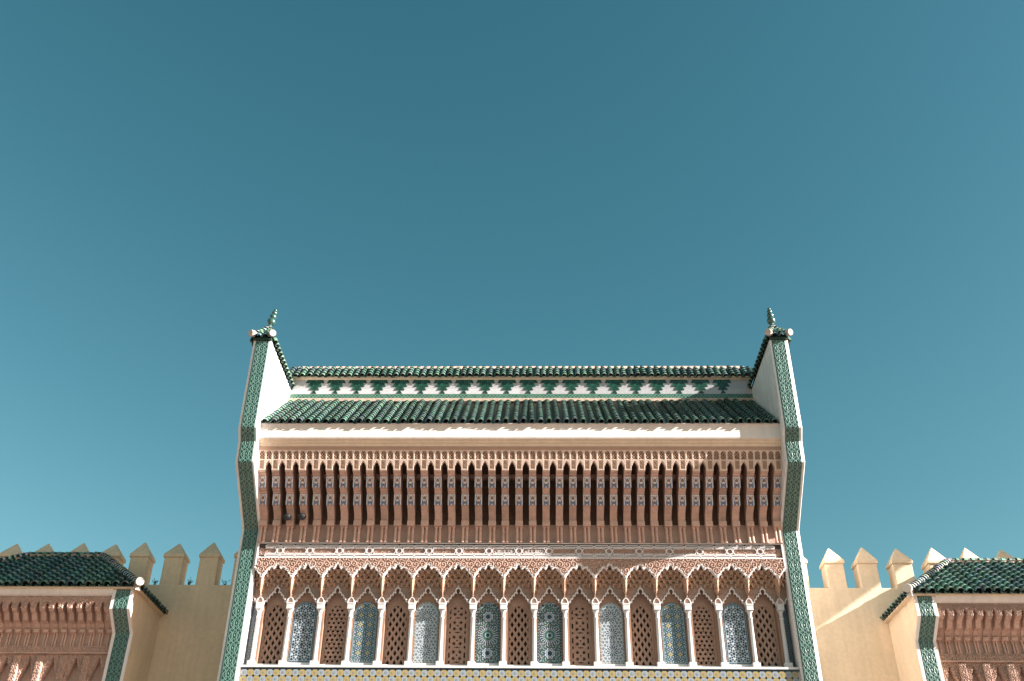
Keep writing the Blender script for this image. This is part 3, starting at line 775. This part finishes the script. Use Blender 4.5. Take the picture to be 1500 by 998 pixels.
put('arch_trim', ltL, gate, at(9*S, 0, 0)); put('arch_trim', ltR, gate, at(-9*S, 0, 0))
CY = .235
b = MB(); b.lathe([(.056, 7.20), (.056, 7.225), (.044, 7.245), (.042, 7.6), (.039, 8.085), (.047, 8.09), (.048, 8.11), (.039, 8.115), (.039, 8.20), (.047, 8.215), (.064, 8.25)], 0, CY, 18); shaft = smooth(b.mesh('shaft', M['marble']))
for p in shaft.polygons:
    pass
b = MB(); b.box(-.078, .078, .145, .30, 7.085, 7.20); basem = bevelled(b, 'column_base', M['marble'], .010, 2)
b = MB(); b.box(-.070, .070, .155, .30, 8.25, 8.372); b.box(-.076, .076, .149, .30, 8.350, 8.384); capm = bevelled(b, 'column_capital', M['marble'], .008, 2)
b = MB(); b.ribbon([(-.064, 8.384), (-.060, 8.43), (-.036, 8.475), (0, 8.502), (.036, 8.475), (.060, 8.43), (.064, 8.384)], .16, .018, .10); impm = b.mesh('impost_trim', M['trim'])
b = MB(); b.add([(-.058, .19, 8.384), (.058, .19, 8.384), (.05, .19, 8.44), (0, .19, 8.495), (-.05, .19, 8.44)], [(0, 1, 2, 3, 4)]); impf = b.mesh('impost_fill', M['pink'])
for i in range(18):
    x = -5.3184+i*S
    c = put('column', shaft, gate, at(x, 0, 0))
    put('base', basem, c, at(x, 0, 0)); put('capital', capm, c, at(x, 0, 0)); put('impost_trim', impm, c, at(x, 0, 0)); put('impost_fill', impf, c, at(x, 0, 0))
    put('muqarnas_pendant', pm, gate, at(x, 0, 0))
# niches
YT, YS = .298, .44
def niche_box(yb, hw, m):
    b = MB(); h = S/2-.001
    b.box(-h, h, yb, .57, 7.10, 8.95)
    for sg in (-1, 1):
        x0, x1 = sorted((sg*hw, sg*h)); b.box(x0, x1, YB+.012, yb, 7.10, 8.36)
    return b.mesh('niche', M[m])
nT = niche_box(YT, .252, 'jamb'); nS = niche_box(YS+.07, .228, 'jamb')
xs = ar(-.2449, .2449, .0055); zs = ar(7.19, 8.445, .0055)
am = lambda X, Z: arch_mask(X, Z, .245, 7.19, 8.20)
PN = {k: grid('zellige_panel', xs, zs, M['mosaic'], y0=YT-.008, mask=am, color=f, thick=.012) for k, f in (('a', pan_a), ('b', pan_b), ('c', pan_c), ('d', pan_d))}
xs2 = ar(-.2049, .2049, .0058); zs2 = ar(7.19, 8.424, .0058)
SC = {}
for k, f in (('x', scr_diamond), ('o', scr_dots), ('s', scr_stars)):
    SC[k] = grid('plaster_screen', xs2, zs2, M['screen'], y0=YS, mask=lambda X, Z, f=f: f(X, Z) & arch_mask(X, Z, .205, 7.19, 8.22), thick=.05)
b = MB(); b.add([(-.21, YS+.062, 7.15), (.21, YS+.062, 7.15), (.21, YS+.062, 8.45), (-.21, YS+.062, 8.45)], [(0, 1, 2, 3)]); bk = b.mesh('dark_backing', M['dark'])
# plaster plate round the screen with arched hole
sur = grid('screen_surround', ar(-.236, .236, .0078), ar(7.12, 8.75, .0078), M['screen'], y0=YS-.012, mask=lambda X, Z: ~arch_mask(X, Z, .204, 7.19, 8.22), thick=.05)
b = MB(); b.box(-.25, .25, YT-.03, YT+.02, 7.10, 7.19); sk = b.mesh('skirting', M['marble'])
b = MB(); b.box(-.228, .228, YS-.13, YS+.06, 7.10, 7.175); sk2 = b.mesh('skirting', M['marble'])
seq = 'xaobxcsdxdscxboax'
names = {'a': 'black and white star net zellige panel', 'b': 'blue and yellow rosette zellige panel', 'c': 'twelve-point star lattice zellige panel', 'd': 'sunburst medallion zellige panel',
         'x': 'diamond lattice plaster screen', 'o': 'round-holed plaster screen', 's': 'star-pierced plaster screen'}
for i, k in enumerate(seq):
    x = (i-8)*S
    if k in PN:
        nn = put('niche', nT, gate, at(x, 0, 0)); put('zellige_panel', PN[k], nn, at(x, 0, 0), label=names[k]); put('skirting', sk, nn, at(x, 0, 0))
    else:
        nn = put('niche', nS, gate, at(x, 0, 0)); put('plaster_screen', SC[k], nn, at(x, 0, 0), label=names[k]); put('dark_backing', bk, nn, at(x, 0, 0))
        put('screen_surround', sur, nn, at(x, 0, 0)); put('skirting', sk2, nn, at(x, 0, 0))
for s in (-1, 1):
    b = MB(); x0, x1 = sorted((s*(5.3184+.03), s*GX)); b.box(x0, x1, YT+.02, .57, 7.10, 8.95)
    nn = put('niche', b.mesh('end_niche', M['pink']), gate)
    put('zellige_panel', grid('end_zellige', ar(x0+.002, x1-.002, .006), ar(7.14, 8.42, .006), M['mosaic'], y0=YT+.015, color=pan_e, thick=.01), nn)
# sill and dado
b = MB(); b.box(-GX, GX, .06, .57, 7.045, 7.088); put('sill', b.mesh('sill', M['marble']), gate)
b = MB(); b.box(-GX, GX, .10, .57, 5.2, 7.045)
dado = put('dado', b.mesh('dado_wall', M['white']), gate, label='yellow and white zellige dado below the columns')
b = MB(); b.box(-GX, GX, .080, .10, 7.012, 7.044, tuple(BLU*.25)); put('dark_border', b.mesh('dado_border', M['mosaic']), dado)
def dtile(kind):
    b = MB(); h = .0615; c = .026; Y = 0
    def poly(pts, y, col): b.add([(px, y, pz) for px, pz in pts], [tuple(range(len(pts)))], col)
    base = tuple(YEL*.85) if kind else tuple(WHT*.62)
    b.box(-h, h, .0, .02, -h, h, base)
    for sx in (-1, 1):
        for sz in (-1, 1):
            p = [(sx*h, sz*h), (sx*h, sz*(h-c)), (sx*(h-c), sz*h)]
            if sx*sz > 0: p = [p[0], p[2], p[1]]
            poly(p, -.001, tuple(BLK))
    n = 8; R0, R1 = .036, .020
    st = [((R0 if q % 2 == 0 else R1)*math.cos(q*math.pi/n+.2), (R0 if q % 2 == 0 else R1)*math.sin(q*math.pi/n+.2)) for q in range(2*n)]
    poly(st[::-1], -.0015, tuple(WHT*.55) if kind else tuple(PALE*.45))
    poly([(.019*math.cos(q*math.pi/4), .019*math.sin(q*math.pi/4)) for q in range(8)][::-1], -.0025, tuple(YEL*.8) if kind else tuple(WHT*.75))
    poly([(.010*math.cos(q*math.pi/2), .010*math.sin(q*math.pi/2)) for q in range(4)][::-1], -.0035, tuple(YEL*.6) if kind else tuple(BLK))
    return b.mesh('dado_tile', M['mosaic'])
dt = [dtile(0), dtile(1)]
nt_ = 86; tp = 2*(GX-.03)/nt_
for j in range(3):
    for i in range(nt_):
        put('tile', dt[(i+j) % 2], dado, at(-GX+.03+(i+.5)*tp, .078, 6.945-j*tp))

# ================================================================== SIDE GATES
def side_gate(s, dx, dz, label):
    """pavilion gate; built for the right (s=+1) or left (s=-1) of the main gate. x = s*(local)+dx"""
    XC = 10.24
    def X(l): return s*(XC+l)+dx        # local l: -2.34 is the side facing the main gate
    root = thing('side_gate', label, 'gate building', (X(0), .5, 0), 'small side gates flanking the central gate')
    H = 2.34
    b = MB(); x0, x1 = sorted((X(-H+.3), X(H-.3))); b.box(x0, x1, .80, 1.70, 0, 7.65+dz)
    b.prism([(.63, 7.45+dz), (1.70, 7.45+dz), (1.70, 8.6+dz), (.14, 8.6+dz), (.14, 8.42+dz), (.42, 8.1+dz), (.63, 7.85+dz)][::-1], x0, x1)
    put('wall', b.mesh('side_gate_wall', M['pink']), root)
    zk, zb, yb = 8.18+dz, 7.81+dz, .43
    pr = [(0, 8.60+dz), (0, zk), (yb, zb), (yb, 0), (1.71, 0), (1.71, 8.60+dz)]
    for e in (-1, 1):
        b = MB(); x0, x1 = sorted((X(e*H), X(e*(H-.42)))); b.prism(pr, x0, x1)
        pl = put('pylon', bevelled(b, 'side_pylon', M['cream'], .012, 1), root)
        gx0, gx1 = sorted((X(e*(H-.07)), X(e*(H-.36))))
        for a, c, o_ in (((yb, 5.0), (yb, zb), 0), ((yb, zb), (0, zk), .12), ((0, zk), (0, 8.58+dz), .03)):
            put('tile_band', pylon_panel(s, gx0, gx1, .145, o_, a, c), pl)
            # white rims beside the tile
            L = math.hypot(c[0]-a[0], c[1]-a[1]); ny, nz = -(c[1]-a[1])/L*.014, (c[0]-a[0])/L*.014
            for (r0, r1) in ((gx0-.066, gx0-.002), (gx1+.002, gx1+.066)):
                bb = MB(); bb.prism([(a[0], a[1]), (c[0], c[1]), (c[0]+ny, c[1]+nz), (a[0]+ny, a[1]+nz)], r0, r1)
                put('rim', bb.mesh('pylon_rim', M['white']), pl)
    # cornice
    x0, x1 = sorted((X(-H+.43), X(H-.43)))
    b = MB(); b.prism([(.12, 8.455+dz), (.05, 8.47+dz), (.02, 8.485+dz), (-.01, 8.52+dz), (-.03, 8.58+dz), (-.03, 8.622+dz), (.12, 8.622+dz)], x0, x1); put('cornice', b.mesh('side_cornice', M['cornice']), root)
    # carved fascia
    pch = .19; n = int((x1-x0)/pch); pch = (x1-x0)/n; xo = x0
    def gp(Xv): return (Xv-xo) % pch-pch/2
    def fm(Xv, Z):
        d = np.abs(np.abs(gp(Xv))-pch/2); zz = Z-dz
        w = np.where(zz < 8.30, .044, np.where(zz < 8.335, .032, np.where(zz < 8.36, .016, 0))); return d >= w
    def fh(Xv, Z): return .024*carve(Xv, Z, .075)
    put('carved_fascia', grid('side_fascia', ar(x0+.003, x1-.003, .008), ar(8.215+dz, 8.46+dz, .008), M['pink'], y0=.085, mask=fm, height=fh, thick=.05), root)
    cw = pch*.26
    cpf = [(.54, 7.92), (.50, 7.96), (.46, 8.02), (.38, 8.03), (.30, 8.04), (.22, 8.16), (.17, 8.17), (.12, 8.185), (.105, 8.215), (.105, 8.30), (.4, 8.30), (.64, 8.0), (.64, 7.92)]
    b = MB(); b.prism([(y, z+dz) for y, z in cpf], -cw, cw); cm = b.mesh('side_corbel', M['wood'])
    b = MB(); b.box(-cw-.006, cw+.006, .49, .63, 7.85+dz, 7.918+dz); cc = bevelled(b, 'side_corbel_capital', M['pink'], .01, 2)
    b = MB(); b.lathe([(.022, 7.60+dz), (.019, 7.62+dz), (.018, 7.83+dz), (.023, 7.849+dz)], 0, 0, 8); co = b.mesh('side_colonnette', M['pink'])
    for i in range(n):
        x = x0+(i+.5)*pch
        c = put('corbel', cm, root, at(x, 0, 0)); put('capital', cc, c, at(x, 0, 0))
        for q in (-.027, .027): put('colonnette', co, c, at(x+q, .59, 0))
    # frieze
    put('carved_frieze', grid('side_frieze', ar(x0+.003, x1-.003, .009), ar(7.465+dz, 7.605+dz, .009), M['pink'], y0=.60, height=lambda A, Z: .030*carve(A, Z, .10), thick=.05), root)
    b = MB(); b.box(x0, x1, .57, .65, 7.44+dz, 7.465+dz); put('moulding', b.mesh('side_moulding', M['pink']), root)
    # carved bays below: pilasters and pointed niches
    nb = 8; pb = (x1-x0)/nb
    def nm(Xv, Z):
        a = np.abs((Xv-x0) % pb-pb/2); zz = Z-dz-.045
        top = np.interp(a, [0, .02, .035, .06, .075, .10, .115, .14, .15], [7.34, 7.31, 7.23, 7.19, 7.11, 7.06, 6.98, 6.94, 5.2]); return zz > top
    put('carved_bays', grid('side_bays', ar(x0+.003, x1-.003, .0085), ar(5.9+dz, 7.44+dz, .0085), M['pink'], y0=.65, mask=nm, height=lambda A, Z: .030*carve(A, Z, .105), thick=.12), root)
    pilm = grid('side_pilaster', ar(-.062, .062, .0085), ar(5.9+dz, 7.40+dz, .0085), M['pink'], y0=.585, height=lambda A, Z: .028*carve(A, Z, .10), thick=.06)
    for i in range(nb+1):
        x = x0+i*pb
        if 0 < i < nb: put('pilaster', pilm, root, at(x, 0, 0))
    # hipped tile roof
    RH = H+.10; ey = -.11; ez = 8.635+dz; ry = 1.50; rz = 9.85+dz; run = ry-ey; an = math.atan2(rz-ez, run)
    b = MB(); xa, xb = X(-RH), X(RH); ra, rb = X(-RH+run), X(RH-run)
    b.add([(xa, ey+.05, ez), (xb, ey+.05, ez), (xb, 1.70, ez), (xa, 1.70, ez), (ra, ry, rz), (rb, ry, rz), (xa, ey+.05, ez-.012), (xb, ey+.05, ez-.012), (xb, 1.70, ez-.012), (xa, 1.70, ez-.012), (ra, 1.70, rz), (rb, 1.70, rz)],
          [(0, 1, 5, 4), (3, 0, 4, 10), (1, 2, 11, 5), (4, 5, 11, 10), (2, 3, 10, 11), (6, 9, 8, 7), (0, 6, 7, 1), (1, 7, 8, 2), (3, 9, 6, 0)])
    bm_me = b.mesh('side_roof_bed', M['pan']); bm = bmesh.new(); bm.from_mesh(bm_me); bmesh.ops.recalc_face_normals(bm, faces=bm.faces); bm.to_mesh(bm_me); bm.free()
    rf = put('roof', bm_me, root, label='hipped green tile roof of the side gate')
    b = MB(); q0, q1 = sorted((xa, xb)); b.box(q0+.01, q1-.01, ey+.04, 1.69, ez-.045, ez-.014); put('soffit', b.mesh('side_soffit', M['cream']), rf)
    nr = 26; pt = 2*RH/nr; SL = math.hypot(run, rz-ez)/run
    for i in range(nr):
        l = -RH+(i+.5)*pt; rn = min(run, RH-abs(l)); L = max(.12, rn*SL-.02)
        me = pan_row(L, .062, tile_row(L, .066, .19, 100+i), .095).mesh('side_tile_row', M['glaze'])
        put('tile_row', me, rf, slopeM(X(l), ey, ez+.02+random.uniform(-.006, .006), an))
    for e in (-1, 1):
        for j in range(10):
            y = ey+.16+j*.18; rn = min(run, y-ey); L = max(.1, rn*SL-.04)
            me = pan_row(L, .055, tile_row(L, .064, .19, 140+j), .09).mesh('side_tile_row', M['glaze'])
            sgn = 1 if X(e*RH) > X(0) else -1
            put('tile_row', me, rf, at(X(e*RH)+sgn*.03, y, ez+.01) @ Matrix.Rotation(math.pi/2*sgn, 4, 'Z') @ Matrix.Rotation(an, 4, 'X'))
        p0 = Vector((X(e*RH), ey+.02, ez+.05)); p1 = Vector((X(e*(RH-run)), ry, rz+.05))
        Mx, L = hip_rowM(p0, p1)
        put('hip_tile_row', tile_row(L, .078, .12, 9, lip=(.60, .60, .55)).mesh('hip_tiles', M['glaze']), rf, Mx)
        bb = MB(); disc(bb, p0+Vector(((1 if X(e*RH) > X(0) else -1)*.03, -.05, .02)), ((1 if X(e*RH) > X(0) else -1)*.5, -.8, -.15), .088, .05); put('hip_cap', bb.mesh('hip_cap', M['cap']), rf)
        # mortar bed under the hip
        d = (p1-p0); nrm = Vector((-d.y, d.x, 0)).normalized()*.05
        bb = MB(); vs = [p0+nrm, p0-nrm, p1-nrm, p1+nrm]; vs = [v+Vector((0, 0, .0)) for v in vs]+[v-Vector((0, 0, .14)) for v in vs]
        bb.add(vs, [(0, 1, 2, 3), (7, 6, 5, 4), (0, 4, 5, 1), (1, 5, 6, 2), (2, 6, 7, 3), (3, 7, 4, 0)]); put('hip_mortar', bb.mesh('hip_mortar', M['cap']), rf)
    xa, xb = sorted((ra, rb)); k = 10; pl_ = (xb-xa)/k
    b = MB(); b.box(xa, xb, ry-.06, ry+.07, rz-.06, rz+.06); put('ridge_mortar', b.mesh('ridge_mortar', M['mortar']), rf)
    for i in range(k):
        Mx, L = hip_rowM((xa+i*pl_, ry, rz+.05), (xa+(i+1)*pl_+.01, ry, rz+.05))
        put('ridge_tile', tile_row(pl_, .07, pl_, 50+i).mesh('ridge_tile', M['glaze']), rf, Mx)
    return root
# the flanking gates and walls stand about half a metre further back than the tall gate
KS = 1.0244
XF[0] = at(-.0063, .488, -.039) @ Matrix.Scale(KS, 4)
side_gate(-1, 0.0, 0.0, 'smaller green-roofed gate on the left, standing in shade beside the tall gate')
side_gate(1, .075, -.09, 'smaller green-roofed gate on the right, catching the sun on its tile roof')

# ================================================================== CRENELLATED WALLS
def rampart(label, x0, x1, ztop, peaks, capz, seed):
    R = random.Random(seed); YW = 1.72; D = .40
    root = thing('rampart_wall', label, 'wall', ((x0+x1)/2, YW, 0), 'cream crenellated walls between the gates')
    zs = ar(0, 1, 1)
    b = MB(); b.box(x0, x1, YW, YW+D, 0, ztop); put('wall', bevelled(b, 'rampart', M['cream'], .02, 2), root)
    for (x, zt) in peaks:
        m = MB(); w = .212+R.uniform(-.008, .008); m.box(-w, w, YW+.004, YW+D-.004, ztop-.05, capz+.01)
        mer = put('merlon', bevelled(m, 'merlon', M['cream'], .018, 2), root, at(x, 0, 0))
        c = MB(); cw = w+.028; yc = YW+D/2; px = R.uniform(-.02, .02); e = .07
        y0, y1 = YW-.028, YW+D+.028
        c.add([(-cw, y0, capz), (cw, y0, capz), (cw, y1, capz), (-cw, y1, capz), (-cw, y0, capz+e), (cw, y0, capz+e), (cw, y1, capz+e), (-cw, y1, capz+e), (px, yc, zt)],
              [(3, 2, 1, 0), (0, 1, 5, 4), (1, 2, 6, 5), (2, 3, 7, 6), (3, 0, 4, 7), (4, 5, 8), (5, 6, 8), (6, 7, 8), (7, 4, 8)])
        put('cap', bevelled(c, 'merlon_cap', M['cream'], .022, 2), mer, at(x, 0, 0))
    return root
# apex heights lie half a wall thickness behind the front
pl = [(-11.66, 10.36), (-10.90, 10.36), (-10.09, 10.38), (-9.35, 10.35), (-8.65, 10.40), (-7.86, 10.37), (-7.05, 10.40), (-6.26, 10.38), (-12.45, 10.37), (-13.25, 10.37)]
pr_ = [(6.20, 10.28), (7.04, 10.29), (7.77, 10.32), (8.55, 10.29), (9.35, 10.31), (10.12, 10.31), (10.91, 10.27), (11.70, 10.30), (12.50, 10.30)]
rampart('shaded cream crenellated wall left of the tall gate', -15.0, -5.89, 9.305, pl, 9.945, 1)
rampart('sunlit cream crenellated wall right of the tall gate', 5.89, 15.0, 9.275, pr_, 9.835, 2)

# ================================================================== SMALL THINGS
# added unseen raking parapet, shaped to cast the shadow band on the right-hand wall
XF[0] = Matrix.Identity(4)
def added_shade_wall(Xc, y0, y1, zl, slope, th, tk):
    root = thing('added_shade_wall', 'added unseen cream parapet on a pier, placed out of view to shade the right-hand wall', 'wall', (Xc, 0, 0))
    b = MB(); b.prism([(y0, zl), (y1, zl+slope*(y1-y0)), (y1, zl+slope*(y1-y0)+th), (y0, zl+th)][::-1], Xc-tk/2, Xc+tk/2)
    put('parapet', bevelled(b, 'shade_parapet', M['cream'], .02, 2), root)  # added unseen parapet, only there to cast the shadow band
    for y in (y1-.35,):
        b = MB(); b.box(Xc-tk/2+.01, Xc+tk/2-.01, y+.005, y+.345, 0, zl+slope*(y-y0)+.02); put('shade_pier', b.mesh('shade_pier', M['cream']), root)
added_shade_wall(17.0, -1.3, .95, 12.99, .70, 1.02, .22)

def spotlight(x, y, z, label):
    root = thing('spotlight', label, 'lamp', (x, y, z), 'pair of black spotlights under the corbels')
    d = Vector((.30, -.75, -.60)).normalized()
    b = MB(); pr = [(.020, -.085), (.055, -.070), (.066, -.03), (.070, .03), (.076, .035), (.076, .052), (.064, .055)]
    b.lathe(pr, n=18); q = d.to_track_quat('Z', 'Y').to_matrix().to_4x4(); W = at(x, y, z) @ q
    h = put('housing', smooth(b.mesh('lamp_housing', M['lamp'])), root, W)
    b = MB(); b.lathe([(.062, .050), (.050, .062), (.02, .070)], n=18); put('lens', smooth(b.mesh('lamp_lens', M['lens'])), root, W)
    b = MB()
    for sx in (-1, 1): b.box(sx*.082-.006, sx*.082+.006, -.012, .012, -.10, .02)
    b.box(-.088, .088, -.012, .012, -.112, -.098); b.box(-.012, .012, -.012, .012, -.26, -.112)
    put('bracket', b.mesh('lamp_bracket', M['lamp']), root, W)
spotlight(-4.87, -.33, 10.06, 'black spotlight nearest the left tower, under the brown corbels')
spotlight(-4.56, -.33, 10.07, 'black spotlight second from the left tower, under the brown corbels')

def weed(x, y, z, n, h, seed, label):
    R = random.Random(seed); root = thing('weed', label, 'plant', (x, y, z), 'weeds on the top of the left wall')
    b = MB(); st = MB()
    for k in range(n):
        a = R.uniform(0, 6.28); ln = h*R.uniform(.6, 1.1); lean = R.uniform(.1, .6)
        d = Vector((math.cos(a)*lean, math.sin(a)*lean, 1)).normalized(); p0 = Vector((x, y, z-.02)); p1 = p0+d*ln
        sd = d.orthogonal().normalized()*.004
        st.add([p0-sd, p0+sd, p1+sd*.4, p1-sd*.4], [(0, 1, 2, 3)])
        for q in range(6):
            c = p0+d*ln*(.35+.65*q/5); ld = Vector((R.uniform(-1, 1), R.uniform(-1, 1), R.uniform(-.2, .8))).normalized()*R.uniform(.025, .045); sw = ld.orthogonal().normalized()*.010
            b.add([c, c+ld*.5+sw, c+ld, c+ld*.5-sw], [(0, 1, 2, 3)])
    put('stem', st.mesh('weed_stem', M['leaf']), root); put('leaf', b.mesh('weed_leaf', M['leaf']), root, kind='stuff')
XF[0] = at(-.0063, .488, -.039) @ Matrix.Scale(KS, 4)
weed(-8.20, 1.80, 9.305, 7, .16, 1, 'small weed on the left wall, farthest left of three')
weed(-7.43, 1.80, 9.305, 9, .18, 2, 'middle and bushiest weed on the left wall')
weed(-6.62, 1.80, 9.305, 6, .20, 3, 'thin weed on the left wall beside the tall gate')
